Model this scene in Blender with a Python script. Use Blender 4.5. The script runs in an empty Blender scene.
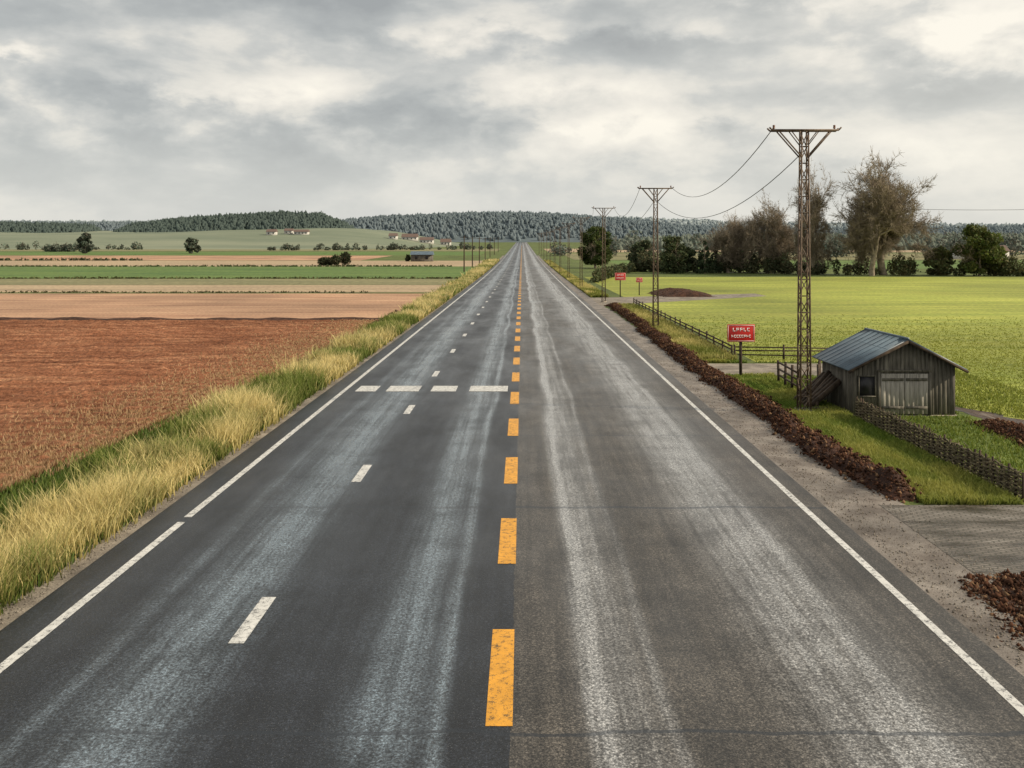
import bpy, math, random
import numpy as np
from mathutils import Vector
R=np.random.RandomState(7); random.seed(7)
sc=bpy.context.scene
sc.view_settings.view_transform='Standard'; sc.view_settings.look='None'; sc.view_settings.exposure=0

# ------------------------------------------------------------------ helpers
def link(ob,parent=None):
    sc.collection.objects.link(ob)
    if parent is not None: ob.parent=parent
    return ob
def empty(name,loc=(0,0,0),rz=0):
    e=bpy.data.objects.new(name,None); e.location=loc; e.rotation_euler=(0,0,rz); e.empty_display_size=.3
    return link(e)
def fastmesh(name,V,F,mat,col=None,parent=None,smooth=False,loc=None):
    V=np.asarray(V,dtype=np.float32); F=np.asarray(F,dtype=np.int32); k=F.shape[1]
    me=bpy.data.meshes.new(name)
    me.vertices.add(len(V)); me.vertices.foreach_set('co',V.ravel())
    me.loops.add(F.size); me.loops.foreach_set('vertex_index',F.ravel())
    me.polygons.add(len(F)); me.polygons.foreach_set('loop_start',np.arange(len(F),dtype=np.int32)*k)
    if smooth: me.polygons.foreach_set('use_smooth',np.ones(len(F),dtype=bool))
    me.update(calc_edges=True)
    if col is not None:
        a=me.color_attributes.new('Col','FLOAT_COLOR','POINT')
        c=np.ones((len(V),4),dtype=np.float32); c[:,:3]=col; a.data.foreach_set('color',c.ravel())
    if mat: me.materials.append(mat)
    ob=bpy.data.objects.new(name,me)
    if loc is not None: ob.location=loc
    return link(ob,parent)
class VN:
    def __init__(s,seed): s.t=np.random.RandomState(seed).rand(256,256)
    def __call__(s,x,y):
        x=np.asarray(x,float);y=np.asarray(y,float)
        xi=np.floor(x).astype(int);yi=np.floor(y).astype(int);fx=x-xi;fy=y-yi
        fx=fx*fx*(3-2*fx);fy=fy*fy*(3-2*fy)
        a=s.t[xi%256,yi%256];b=s.t[(xi+1)%256,yi%256];c=s.t[xi%256,(yi+1)%256];d=s.t[(xi+1)%256,(yi+1)%256]
        return (a*(1-fx)+b*fx)*(1-fy)+(c*(1-fx)+d*fx)*fy
vn=VN(3)
def fbm(x,y,o=4):
    x=np.asarray(x,float);y=np.asarray(y,float)
    s=0;a=.5
    for i in range(o): s=s+a*vn(x*2**i+i*17.3,y*2**i+i*9.1); a*=.5
    return s
# terrain height along the road direction (flat, then a very gentle rise)
def z_exact(Y):
    Y=np.asarray(Y,float); s=.0125
    return np.where(Y<120,0,np.where(Y<400,s*(Y-120)**2/560.,s*140+s*(Y-400)))
ROWS=np.concatenate([np.arange(-30,120,10),np.arange(120,400,10),np.arange(400,1000,40),np.arange(1000,7001,250)]).astype(float)
ZR=z_exact(ROWS)
def zf(Y): return np.interp(Y,ROWS,ZR)

def grid(name,xs,ys,zfun,mat,col=None,smooth=True):
    X,Y=np.meshgrid(xs,ys); Z=zfun(X,Y)
    V=np.stack([X.ravel(),Y.ravel(),Z.ravel()],1); nx=len(xs);ny=len(ys)
    i=np.arange(nx-1)[None,:]+np.arange(ny-1)[:,None]*nx; i=i.ravel()
    return fastmesh(name,V,np.stack([i,i+1,i+1+nx,i+nx],1),mat,col,smooth=smooth)
def strip(xl,xr,y0,y1,h,step=None,jit=0):
    ys=[y for y in ROWS if y0<y<y1]
    if step: ys+=list(np.arange(y0+step,min(y1,120),step))
    ys=np.array(sorted(set([y0,y1]+ys)))
    a=xl(ys) if callable(xl) else np.full(len(ys),float(xl))
    b=xr(ys) if callable(xr) else np.full(len(ys),float(xr))
    if jit: a=a+(fbm(ys*1.3,ys*0+3)-.5)*jit; b=b+(fbm(ys*1.3,ys*0+31)-.5)*jit
    z=zf(ys)+h; n=len(ys)
    V=np.zeros((2*n,3)); V[0::2]=np.stack([a,ys,z],1); V[1::2]=np.stack([b,ys,z],1)
    i=np.arange(n-1)*2
    return V,np.stack([i,i+1,i+3,i+2],1)
def sheet(name,xl,xr,y0,y1,h,mat,step=None,jit=0,parent=None):
    V,F=strip(xl,xr,y0,y1,h,step,jit); return fastmesh(name,V,F,mat,parent=parent)
def merge(parts):
    Vs=[];Fs=[];o=0
    for V,F in parts: Vs.append(V);Fs.append(np.asarray(F)+o);o+=len(V)
    return np.concatenate(Vs),np.concatenate(Fs)
def box(x0,x1,y0,y1,z0,z1):
    V=np.array([[x,y,z] for z in(z0,z1) for y in (y0,y1) for x in (x0,x1)],float)
    F=np.array([[0,2,3,1],[4,5,7,6],[0,1,5,4],[2,6,7,3],[0,4,6,2],[1,3,7,5]])
    return V,F
def tubes(segs,sides=4,caps=False,rot=0.785):
    S=np.array([[*a,*b,r0,r1] for a,b,r0,r1 in segs],float)
    A=S[:,:3];B=S[:,3:6];d=B-A;L=np.linalg.norm(d,axis=1,keepdims=True)+1e-9;d=d/L
    ref=np.where(np.abs(d[:,2:3])<.9,np.array([[0,0,1.]]),np.array([[0,1.,0]]))
    u=np.cross(ref,d);u/=np.linalg.norm(u,axis=1,keepdims=True);w=np.cross(d,u)
    n=len(S);ang=np.arange(sides)*2*math.pi/sides+rot
    ring=u[:,None,:]*np.cos(ang)[None,:,None]+w[:,None,:]*np.sin(ang)[None,:,None]
    V=np.concatenate([A[:,None,:]+ring*S[:,6][:,None,None],B[:,None,:]+ring*S[:,7][:,None,None]],1).reshape(-1,3)
    b=np.arange(n)[:,None]*2*sides;j=np.arange(sides)[None,:];k=(j+1)%sides
    F=np.stack([b+j,b+k,b+k+sides,b+j+sides],2).reshape(-1,4)
    if caps and sides==4:
        c=np.arange(n)*8
        F=np.concatenate([F,np.stack([c+3,c+2,c+1,c],1),np.stack([c+4,c+5,c+6,c+7],1)])
    return V,F

# ---- materials
class NT:
    def __init__(s,name):
        s.m=bpy.data.materials.new(name); s.m.use_nodes=True; s.t=s.m.node_tree; s.t.nodes.clear()
        s.out=s.n('ShaderNodeOutputMaterial'); s.b=s.n('ShaderNodeBsdfPrincipled'); s.l(s.b.outputs[0],s.out.inputs[0])
        s.tc=s.n('ShaderNodeTexCoord'); s.obj=s.tc.outputs['Object']
    def n(s,t,**k):
        x=s.t.nodes.new(t)
        for a,b in k.items(): setattr(x,a,b)
        return x
    def l(s,a,b): s.t.links.new(a,b)
    def set(s,sock,v):
        if isinstance(v,bpy.types.NodeSocket): s.l(v,sock)
        else:
            if hasattr(sock.default_value,'__len__') and hasattr(v,'__len__') and len(sock.default_value)==4 and len(v)==3: v=(*v,1)
            sock.default_value=v
    def m_(s,op,a,b=0,c=None,clamp=False):
        x=s.n('ShaderNodeMath',operation=op,use_clamp=clamp); s.set(x.inputs[0],a); s.set(x.inputs[1],b)
        if c is not None: s.set(x.inputs[2],c)
        return x.outputs[0]
    def map(s,scale,loc=(0,0,0),rot=(0,0,0),src=None):
        x=s.n('ShaderNodeMapping'); s.l(src or s.obj,x.inputs[0]); x.inputs['Scale'].default_value=scale; x.inputs['Location'].default_value=loc; x.inputs['Rotation'].default_value=rot
        return x.outputs[0]
    def noise(s,scale,detail=4,rough=.55,src=None,dist=0):
        x=s.n('ShaderNodeTexNoise'); s.l(src or s.obj,x.inputs['Vector']); x.inputs['Scale'].default_value=scale; x.inputs['Detail'].default_value=detail; x.inputs['Roughness'].default_value=rough; x.inputs['Distortion'].default_value=dist
        return x.outputs['Fac']
    def ramp(s,f,pts):
        x=s.n('ShaderNodeValToRGB'); s.set(x.inputs[0],f); e=x.color_ramp.elements
        while len(e)<len(pts): e.new(.5)
        for i,(p,c) in enumerate(pts):
            e[i].position=p
            if not hasattr(c,'__len__'): c=(c,c,c)
            e[i].color=(*c[:3],1)
        return x.outputs[0]
    def mix(s,f,a,b,mode='MIX'):
        x=s.n('ShaderNodeMix',data_type='RGBA',blend_type=mode); s.set(x.inputs[0],f); s.set(x.inputs[6],a); s.set(x.inputs[7],b)
        return x.outputs[2]
    def bump(s,h,st=.5,d=.02):
        x=s.n('ShaderNodeBump'); s.set(x.inputs['Height'],h); x.inputs['Strength'].default_value=st; x.inputs['Distance'].default_value=d
        s.l(x.outputs[0],s.b.inputs['Normal'])
    def fin(s,col=None,rough=.85,spec=None):
        if col is not None: s.set(s.b.inputs['Base Color'],col)
        s.set(s.b.inputs['Roughness'],rough)
        if spec is not None: s.set(s.b.inputs['Specular IOR Level'],spec)
        return s.m
def two(name,c1,c2,scale=2,bs=.5,bd=.02,rough=.85,stretch=(1,1,1),fine=None,lo=.35,hi=.65,spec=.3,big=None):
    t=NT(name); mp=t.map(stretch); f=t.noise(scale,5,.62,mp); c=t.ramp(f,[(lo,c1),(hi,c2)])
    if big:
        g=t.noise(big,3,.5); c=t.mix(1,c,t.ramp(g,[(.35,.72),(.65,1.25)]),'MULTIPLY')
    if fine:
        h=t.noise(fine,3,.6); c=t.mix(1,c,t.ramp(h,[(.3,.6),(.7,1.35)]),'MULTIPLY')
        t.bump(h,bs,bd)
    else: t.bump(f,bs,bd)
    return t.fin(c,rough,spec)
def colmat(name,rough=.8,spec=.2,trans=0):
    t=NT(name); a=t.n('ShaderNodeAttribute',attribute_name='Col')
    if trans:
        t.l(a.outputs['Color'],t.b.inputs['Base Color']); t.b.inputs['Roughness'].default_value=rough; t.b.inputs['Specular IOR Level'].default_value=spec
        tr=t.n('ShaderNodeBsdfTranslucent'); t.l(a.outputs['Color'],tr.inputs[0]); mx=t.n('ShaderNodeMixShader'); mx.inputs[0].default_value=trans
        t.l(t.b.outputs[0],mx.inputs[1]); t.l(tr.outputs[0],mx.inputs[2]); t.l(mx.outputs[0],t.out.inputs[0]); return t.m
    return t.fin(a.outputs['Color'],rough,spec)

# asphalt -------------------------------------------------------------
t=NT('asphalt'); sp=t.n('ShaderNodeSeparateXYZ'); t.l(t.obj,sp.inputs[0]); x,y=sp.outputs[0],sp.outputs[1]
wob=t.m_('MULTIPLY',t.m_('SUBTRACT',t.noise(1,2,.5,t.map((.02,.06,1))),.5),.9)
xw=t.m_('ADD',x,wob)
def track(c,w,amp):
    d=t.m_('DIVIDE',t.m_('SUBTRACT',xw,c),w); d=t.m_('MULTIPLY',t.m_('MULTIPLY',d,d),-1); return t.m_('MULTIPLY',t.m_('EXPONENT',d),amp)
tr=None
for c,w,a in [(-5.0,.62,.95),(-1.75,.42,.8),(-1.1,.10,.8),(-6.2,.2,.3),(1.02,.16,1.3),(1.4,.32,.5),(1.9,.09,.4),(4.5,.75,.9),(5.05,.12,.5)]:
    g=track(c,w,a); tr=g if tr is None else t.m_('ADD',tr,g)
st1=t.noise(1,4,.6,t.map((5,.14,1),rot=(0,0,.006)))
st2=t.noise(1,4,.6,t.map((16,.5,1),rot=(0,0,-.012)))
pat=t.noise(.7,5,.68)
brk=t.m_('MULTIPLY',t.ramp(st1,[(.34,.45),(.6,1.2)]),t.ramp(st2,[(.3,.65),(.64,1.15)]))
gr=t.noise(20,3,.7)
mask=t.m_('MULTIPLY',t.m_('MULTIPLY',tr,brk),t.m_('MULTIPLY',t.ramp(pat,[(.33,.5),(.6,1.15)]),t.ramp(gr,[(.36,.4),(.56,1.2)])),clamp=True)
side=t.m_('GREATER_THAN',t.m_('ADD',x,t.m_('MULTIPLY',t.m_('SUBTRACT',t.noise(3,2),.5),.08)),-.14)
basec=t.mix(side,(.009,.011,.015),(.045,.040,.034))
trc=t.mix(side,(.085,.115,.14),(.20,.20,.197))  # paler worn wheel tracks; some of the wet sky sheen is in this colour
basec=t.mix(1,basec,t.ramp(st1,[(.3,.65),(.7,1.45)]),'MULTIPLY'); basec=t.mix(1,basec,t.ramp(pat,[(.3,.5),(.7,1.5)]),'MULTIPLY')
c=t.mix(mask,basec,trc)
agg=t.noise(38,3,.75)
c=t.mix(1,c,t.ramp(agg,[(.34,.22),(.5,.85),(.66,2.6)]),'MULTIPLY'); c=t.mix(1,c,t.ramp(gr,[(.34,.5),(.5,.95),(.66,1.6)]),'MULTIPLY')
vor=t.n('ShaderNodeTexVoronoi'); t.l(t.obj,vor.inputs['Vector']); vor.inputs['Scale'].default_value=26
c=t.mix(t.m_('MULTIPLY',t.ramp(vor.outputs['Distance'],[(.08,1),(.2,0)]),.4),c,(.22,.22,.22))
jn=t.m_('MULTIPLY',t.m_('SUBTRACT',t.noise(.7,3),.5),.35)
dark_band=None  # thin dark bands running across the road
for yc,w in [(11.1,.04),(20.7,.07),(28.6,.04),(47,.06),(60,.05),(75,.06)]:
    g=t.m_('LESS_THAN',t.m_('ABSOLUTE',t.m_('SUBTRACT',t.m_('ADD',y,jn),yc)),w); dark_band=g if dark_band is None else t.m_('MAXIMUM',dark_band,g)
c=t.mix(t.m_('MULTIPLY',dark_band,.7),c,(.010,.014,.02))
rg=t.m_('ADD',t.m_('MULTIPLY',mask,-.26),t.ramp(t.noise(.5,4,.6,t.map((1,.25,1))),[(.3,.30),(.7,.54)]))
spc=t.m_('ADD',t.m_('MULTIPLY',mask,1.0),.40)
t.bump(agg,.4,.010)
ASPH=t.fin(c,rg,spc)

def paint(name,col,under,wear=.5):
    t=NT(name); f=t.noise(9,6,.7); g=t.noise(60,3,.7); k=t.m_('ADD',t.m_('MULTIPLY',f,.6),t.m_('MULTIPLY',g,.4))
    c=t.mix(t.ramp(k,[(wear-.06,1),(wear+.03,0)]),col,under); c=t.mix(1,c,t.ramp(t.noise(3,4),[(.3,.75),(.7,1.05)]),'MULTIPLY')
    t.bump(g,.3,.006); return t.fin(c,.5,.4)
YEL=paint('yellow_paint',(.70,.33,.028),(.09,.06,.025),.46)
WHT=paint('white_paint',(.62,.62,.60),(.07,.07,.075),.465)
GRASS=two('meadow_grass',(.055,.08,.018),(.12,.15,.035),1.2,.6,.05,.9,fine=9,big=.12)
PASTURE=two('pasture',(.185,.225,.035),(.31,.325,.06),.25,.5,.06,.9,stretch=(.25,1.4,1),fine=2.5,big=.03)
LAWN=two('lawn',(.07,.11,.02),(.14,.18,.035),2,.6,.04,.9,fine=14,big=.5)
STRAW=two('stubble_field',(.28,.15,.09),(.46,.29,.18),.5,.6,.05,.9,stretch=(.1,1.4,1),fine=4,big=.05)
PALE=two('pale_stubble',(.27,.20,.13),(.42,.32,.20),.2,.4,.05,.9,stretch=(.1,1,1),fine=1.5)
GREENF=two('green_crop',(.06,.12,.025),(.12,.18,.04),.15,.4,.05,.9,stretch=(.15,1,1),fine=1.2)
OLIVE=two('olive_field',(.15,.15,.07),(.22,.20,.10),.1,.4,.05,.9,stretch=(.2,1,1),fine=1)
HAZEF=two('far_field',(.13,.16,.11),(.21,.23,.16),.02,.2,.05,.9,stretch=(.3,1,1))  # distance haze put into the hill field colour
SHOULD=two('dusty_shoulder',(.11,.09,.075),(.22,.195,.17),1.3,.6,.012,.55,fine=35,big=.6)
GRAVEL=two('gravel',(.13,.11,.09),(.27,.235,.19),1.5,.8,.02,.7,fine=30,big=.6)
SOIL=two('dug_soil',(.028,.012,.008),(.085,.04,.025),4,1,.05,.9,fine=30,big=1.2)
t=NT('muddy_driveway'); f=t.noise(1.2,6,.65,t.map((.5,1.6,1))); br=t.n('ShaderNodeTexBrick'); t.l(t.map((1,1,1),rot=(0,0,.3)),br.inputs[0]); br.inputs['Scale'].default_value=2.2; br.inputs['Mortar Size'].default_value=.04
c=t.ramp(f,[(.35,(.045,.032,.023)),(.5,(.13,.11,.09)),(.66,(.24,.22,.20))]); c=t.mix(t.m_('MULTIPLY',br.outputs['Fac'],.7),c,(.03,.03,.016))
t.bump(t.m_('SUBTRACT',t.noise(25,4,.7),t.m_('MULTIPLY',br.outputs['Fac'],.7)),.8,.03); DRIVE=t.fin(c,t.ramp(f,[(.4,.2),(.6,.75)]),.5)
t=NT('rutted_mud'); f=t.noise(1,7,.65,t.map((2.2,.35,1))); 
c=t.ramp(f,[(.38,(.03,.018,.012)),(.54,(.08,.05,.035)),(.68,(.24,.21,.18))]); t.bump(t.m_('ADD',f,t.m_('MULTIPLY',t.noise(18,4,.7),.3)),1,.12); MUD=t.fin(c,t.ramp(f,[(.38,.12),(.5,.8)]),.5)
t=NT('ploughed_soil'); f=t.noise(1,6,.65,t.map((.2,2.6,1))); g=t.noise(6,5,.75); b=t.noise(.06,3,.5)
c=t.ramp(f,[(.3,(.115,.044,.022)),(.5,(.24,.10,.052)),(.7,(.39,.20,.11))]); c=t.mix(1,c,t.ramp(g,[(.33,.4),(.67,1.5)]),'MULTIPLY'); c=t.mix(1,c,t.ramp(b,[(.35,.8),(.65,1.15)]),'MULTIPLY')
t.bump(g,1,.12); PLOUGH=t.fin(c,.95,.15)
BLADE=colmat('grass_blades',.6,.25,.35); LEAF=colmat('foliage',.7,.2,.25); CLOD=colmat('soil_clods',.95,.1); FAR=colmat('far_forest',1,0)
BARK=two('bark',(.17,.14,.105),(.34,.28,.21),3,.6,.02,.9)
RUST=two('rusted_steel',(.07,.04,.025),(.17,.125,.085),6,.4,.004,.6,fine=40)
WIRE=two('wire',(.04,.04,.04),(.07,.07,.07),3,0,.001,.5)
CERAM=two('insulator_ceramic',(.12,.05,.03),(.2,.09,.05),3,0,.001,.25)
t=NT('weathered_planks'); f=t.noise(1,6,.65,t.map((9,9,.9))); g=t.noise(1.1,4)
c=t.ramp(f,[(.3,(.045,.042,.036)),(.55,(.13,.12,.10)),(.75,(.22,.205,.17))]); c=t.mix(1,c,t.ramp(g,[(.3,.7),(.7,1.3)]),'MULTIPLY'); t.bump(f,.7,.012); PLANK=t.fin(c,.85,.2)
t=NT('grey_door_boards'); f=t.noise(1,6,.65,t.map((14,14,1)))
c=t.ramp(f,[(.3,(.16,.15,.13)),(.6,(.36,.34,.30)),(.75,(.45,.43,.38))]); t.bump(f,.7,.01); DOOR=t.fin(c,.85,.2)
DARKW=two('dark_timber',(.025,.018,.013),(.085,.06,.042),5,.7,.01,.9,stretch=(1,1,1))
TWIG=two('fence_twigs',(.06,.05,.03),(.18,.15,.09),6,.5,.01,.9,fine=20)
t=NT('roof_sheet'); f=t.noise(1.4,6,.6); c=t.ramp(f,[(.3,(.05,.075,.10)),(.6,(.095,.14,.18)),(.75,(.16,.20,.23))]); t.bump(t.noise(12,4),.3,.01); ROOF=t.fin(c,.45,.5)
RED=two('red_sign_paint',(.50,.018,.015),(.62,.03,.022),4,.1,.002,.4,spec=.5)
WSIGN=two('white_sign_paint',(.7,.7,.68),(.8,.8,.78),4,.1,.002,.4)
DARK=two('dark_opening',(.01,.01,.012),(.025,.025,.03),3,.1,.002,.4)
RENDER_=two('white_render',(.45,.44,.41),(.52,.51,.48),2,.1,.002,.9)
TILE=two('tile_roof',(.12,.085,.075),(.17,.12,.10),2,.3,.01,.9)

# ------------------------------------------------------------------ ground & fields
grid('ground',np.array([-6000,-2500,-1200,-600,-300,-150,-80,-40,-20,0,20,40,80,150,300,600,1200,2500,6000.]),ROWS,lambda X,Y:zf(Y)-.004,GRASS)
def vl(ys): return np.interp(ys,[0,21,44,70,120,900],[-12.6,-12.3,-10.9,-10.3,-10.2,-10.2])
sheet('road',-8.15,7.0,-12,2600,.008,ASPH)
sheet('shoulder_gravel',lambda y:6.7+0*y,lambda y:np.interp(y,[0,20,60,120,400],[9.0,8.8,8.6,8.2,7.8]),-12,420,.004,SHOULD,step=.4,jit=.6)
sheet('verge_gravel',lambda y:-9.0+0*y,lambda y:-7.9+0*y,-12,420,.003,GRAVEL,step=.3,jit=.5)
P=[]
for k in range(150):
    a=11.25+5.77*(k-4); P.append(strip(-.288-.17,-.288+.17,a,a+2.85,.012))
V,F=merge(P); fastmesh('centre_line_marking',V,F,YEL)
P=[]
for k in range(90):
    a=13.6+9.35*(k-3); c=np.interp(a,[13,60,200],[-4.33,-3.9,-3.75]); P.append(strip(c-.12,c+.12,a,a+1.8,.012))
V,F=merge(P); fastmesh('lane_line_marking',V,F,WHT)
V,F=merge([strip(-7.50,-7.33,-12,19.6,.012),strip(-7.50,-7.33,19.95,2600,.012)]); fastmesh('edge_line_marking',V,F,WHT)
V,F=strip(6.40,6.55,-12,2600,.012); fastmesh('edge_line_marking',V,F,WHT)
P=[strip(a,b,37.3,38.8,.016) for a,b in [(-6.93,-6.08),(-5.66,-4.3),(-3.8,-2.75),(-2.2,-.6)]]
V,F=merge(P); fastmesh('stop_line_marking',V,F,WHT)

# ploughed field, real furrows
def zfield(X,Y):
    fur=.07*np.sin(Y*2*math.pi/.95+fbm(X*.15,Y*.15)*5+X*.06)
    return .13+fur+.22*(fbm(X*2.4,Y*2.4,4)-.45)
edge=lambda Y:vl(Y)-.2
xs0=np.linspace(0,1,400); ys0=np.arange(12,72,.15)
U,Yg=np.meshgrid(xs0,ys0); Xg=edge(Yg)-.3-(75)*U**1.7; Zg=np.maximum(zfield(Xg,Yg),.01); Zg[:,0]=.0
V=np.stack([Xg.ravel(),Yg.ravel(),Zg.ravel()],1); nx=len(xs0)
i=(np.arange(nx-1)[None,:]+np.arange(len(ys0)-1)[:,None]*nx).ravel()
fastmesh('ploughed_field',V,np.stack([i+1,i,i+nx,i+1+nx],1),PLOUGH,smooth=True)
lx=lambda y:vl(y)-.4
def far(name,x0,x1,y0,y1,m,h=.01): sheet(name,x0,x1,y0,y1,h,m)
far('stubble_field',-420,lx,73.5,116,STRAW); far('ploughed_field',-420,-86,12,72,PLOUGH)
far('stubble_field',-420,lx,119,142,PALE); far('olive_field',-420,lx,143,168,OLIVE)
far('green_field',-600,lx,170,255,GREENF); far('stubble_field',-700,lx,258,330,PALE); far('stubble_field',-700,-60,334,420,STRAW)
far('green_field',-800,-20,425,520,GREENF); far('stubble_field',-800,-15,540,640,OLIVE)
far('pasture_field',12.2,500,46.9,178,PASTURE,.004); far('pasture_field',16.5,500,-10,46.9,PASTURE,.004)
far('green_field',30,700,235,330,GREENF); far('pasture_field',20,900,345,470,OLIVE); far('stubble_field',15,900,500,640,PALE)
sheet('lawn',9.0,16.5,21.4,46,.002,LAWN,step=.5,jit=.3)
sheet('lawn',12.0,16.5,-5,21.4,.002,LAWN)
sheet('driveway_path',8.3,30,16.3,20.9,.010,DRIVE)
sheet('gravel_path',8.2,17.5,42.0,46.3,.006,GRAVEL,step=.4,jit=.5)
sheet('muddy_track_path',lambda y:np.interp(y,[21,26,34],[17.6,16.3,15.7]),lambda y:np.interp(y,[21,26,31,34],[21.5,19.5,17.6,16.2]),21,34,.008,MUD,step=.3,jit=.9)
V=np.array([[8,92,.006],[8,106,.006],[30,116,.006],[30,110,.006]]); fastmesh('gravel_path',V,[[0,3,2,1]],GRAVEL)

# ------------------------------------------------------------------ soil berms
O=np.array([[1,0,0],[-1,0,0],[0,1,0],[0,-1,0],[0,0,1],[0,0,-1.]]); OF=np.array([[0,2,4],[2,1,4],[1,3,4],[3,0,4],[2,0,5],[1,2,5],[3,1,5],[0,3,5]])
def lumps(name,ctr,s,base,r,mat,parent=None):
    n=len(ctr); P=O[None]*s*r.uniform(.45,1.6,(n,6,1)); P=P+r.normal(0,.18,P.shape)*s; a=r.rand(n)*6.28; ca,sa=np.cos(a)[:,None],np.sin(a)[:,None]
    Q=P.copy(); Q[:,:,0]=P[:,:,0]*ca-P[:,:,1]*sa; Q[:,:,1]=P[:,:,0]*sa+P[:,:,1]*ca
    Vc=(Q+ctr[:,None,:]).reshape(-1,3); Fc=(OF[None]+np.arange(n)[:,None,None]*6).reshape(-1,3)
    fastmesh(name,Vc,Fc,mat,np.repeat(base,6,0),parent=parent)
def berm(name,xc,w,y0,y1,h,seed,clods,spread=1.2):
    ys=np.arange(y0,y1,.12); u=np.linspace(-1,1,22)
    Uu,Yy=np.meshgrid(u,ys); c=np.interp(Yy,[p[0] for p in xc],[p[1] for p in xc])+ (fbm(Yy*.4,Yy*0+seed)-.5)*.7
    W=w*(.6+.8*fbm(Yy*.6,Yy*0+seed+5)); X=c+Uu*W
    endf=np.clip(np.minimum(Yy-y0,y1-Yy)/1.0,0,1)**.5
    Z=(1-Uu**2)*h*endf*(.4+1.3*fbm(Yy*.8+seed,Uu*1.5))+.2*(fbm(X*5+seed,Yy*5)-.45)*(1-Uu**4)*endf-.01
    V=np.stack([X.ravel(),Yy.ravel(),Z.ravel()],1); nx=len(u); i=(np.arange(nx-1)[None,:]+np.arange(len(ys)-1)[:,None]*nx).ravel()
    e=empty(name); fastmesh('heap',V,np.stack([i,i+1,i+1+nx,i+nx],1),SOIL,parent=e)
    r=np.random.RandomState(seed); n=clods; idx=r.randint(0,len(V),n); ctr=V[idx]+r.normal(0,.09,(n,3))*[spread,1,.2]
    ctr[:,2]=np.maximum(ctr[:,2],.0)
    s=(.012+.05*r.rand(n,1,1)**2.5)
    k=r.uniform(.35,1.6,(n,1)); base=np.array([[.062,.029,.017]])*k+ (r.rand(n,1)<.14)*np.array([[.12,.08,.045]])
    lumps('clods',ctr,s,base,r,CLOD,e)
berm('soil_berm',[(21,9.15),(28,8.8),(40,8.75),(60,9.0),(90,9.3)],.55,21.3,92,.34,11,32000)
berm('soil_berm',[(13.4,9.5),(17,9.2)],1.4,12.4,16.4,.10,23,8000)
berm('soil_berm',[(25,15.9),(30,16.0)],.8,25,30.8,.22,29,5000)
berm('soil_berm',[(112,20)],3.4,108,118,.6,37,1500)
berm('soil_berm',[(60,-10.6),(76,-11.0)],.6,66,80,.35,47,1800)
e=empty('field_bank'); xs=np.arange(-90,-10.5,.4); u=np.linspace(-1,1,7); Uu,Xx=np.meshgrid(u,xs); Z=(1-Uu**2)*(.1+.35*fbm(Xx*.5,Uu)); V=np.stack([Xx.ravel(),(72.8+Uu*.9).ravel(),Z.ravel()],1)
i=(np.arange(6)[None,:]+np.arange(len(xs)-1)[:,None]*7).ravel(); fastmesh('bank',V,np.stack([i,i+7,i+8,i+1],1),SOIL,parent=e)
r_=np.random.RandomState(77); n=13000; y=np.exp(r_.uniform(math.log(9),math.log(70),n)); sd_=r_.rand(n)<.7
x=np.where(sd_,7.05+np.abs(r_.normal(0,1,n))*.9,-8.25-np.abs(r_.normal(0,1,n))*.3); ok=x<9.2; x,y=x[ok],y[ok]; n=len(x)
lumps('loose_gravel',np.stack([x,y,np.full(n,.012)],1),(.005+.017*r_.rand(n,1,1)**3),np.array([[.18,.16,.135]])*r_.uniform(.5,1.6,(n,1)),r_,CLOD)

# ------------------------------------------------------------------ grass
def blades(name,x,y,h,w,lean,cb,ct,zb=None,parent=None):
    n=len(x); a=R.rand(n)*2*math.pi; ca,sa=np.cos(a),np.sin(a); la=R.rand(n)*2*math.pi; lx_,ly_=np.cos(la)*lean*h,np.sin(la)*lean*h
    z=(zf(y) if zb is None else zb)
    def pt(f,s,lf): return np.stack([x+ca*w*s+lx_*lf,y+sa*w*s+ly_*lf,z+h*f],1)
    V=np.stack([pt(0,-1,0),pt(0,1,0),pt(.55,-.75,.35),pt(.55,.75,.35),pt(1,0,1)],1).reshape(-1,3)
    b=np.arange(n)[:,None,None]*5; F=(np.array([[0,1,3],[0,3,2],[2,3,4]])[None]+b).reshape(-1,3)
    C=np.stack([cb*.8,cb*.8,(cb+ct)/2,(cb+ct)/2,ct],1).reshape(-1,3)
    return fastmesh(name,V,F,BLADE,C,parent=parent)
def logy(n,a,b): return np.exp(R.uniform(math.log(a),math.log(b),n))
def lerp(a,b,k): return np.array(a)[None]*(1-k[:,None])+np.array(b)[None]*k[:,None]
G0=(.055,.095,.016);G1=(.16,.21,.035);S0=(.40,.33,.10);S1=(.76,.64,.32)
nt=3000; ty=logy(nt,7.5,330); tx=-8.8-np.abs(R.normal(0,1,nt))*1.0; tx=np.maximum(tx,vl(ty)+.5)
cl_=fbm(tx*.5,ty*.35); th=R.uniform(.3,.85,nt)*(.15+1.7*cl_); dry=np.clip((fbm(tx*.6+9,ty*.35)-.47)*6+.45+R.normal(0,.15,nt),0,1)
nb=60; X=np.repeat(tx,nb); Yb=np.repeat(ty,nb); sc_=np.repeat(.13+.0035*ty,nb); X=X+R.normal(0,1,len(X))*sc_; Yb=Yb+R.normal(0,1,len(Yb))*sc_*1.3
H=np.repeat(th,nb)*R.uniform(.5,1.25,len(X)); D=np.clip(np.repeat(dry,nb)+R.normal(0,.2,len(X)),0,1)
ok=X<-8.3; X,Yb,H,D=X[ok],Yb[ok],H[ok],D[ok]
blades('verge_grass',X,Yb,H,np.maximum(.006,Yb*.0006),R.uniform(.1,.8,len(X)),lerp(G0,S0,D),lerp(G1,S1,D))
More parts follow.
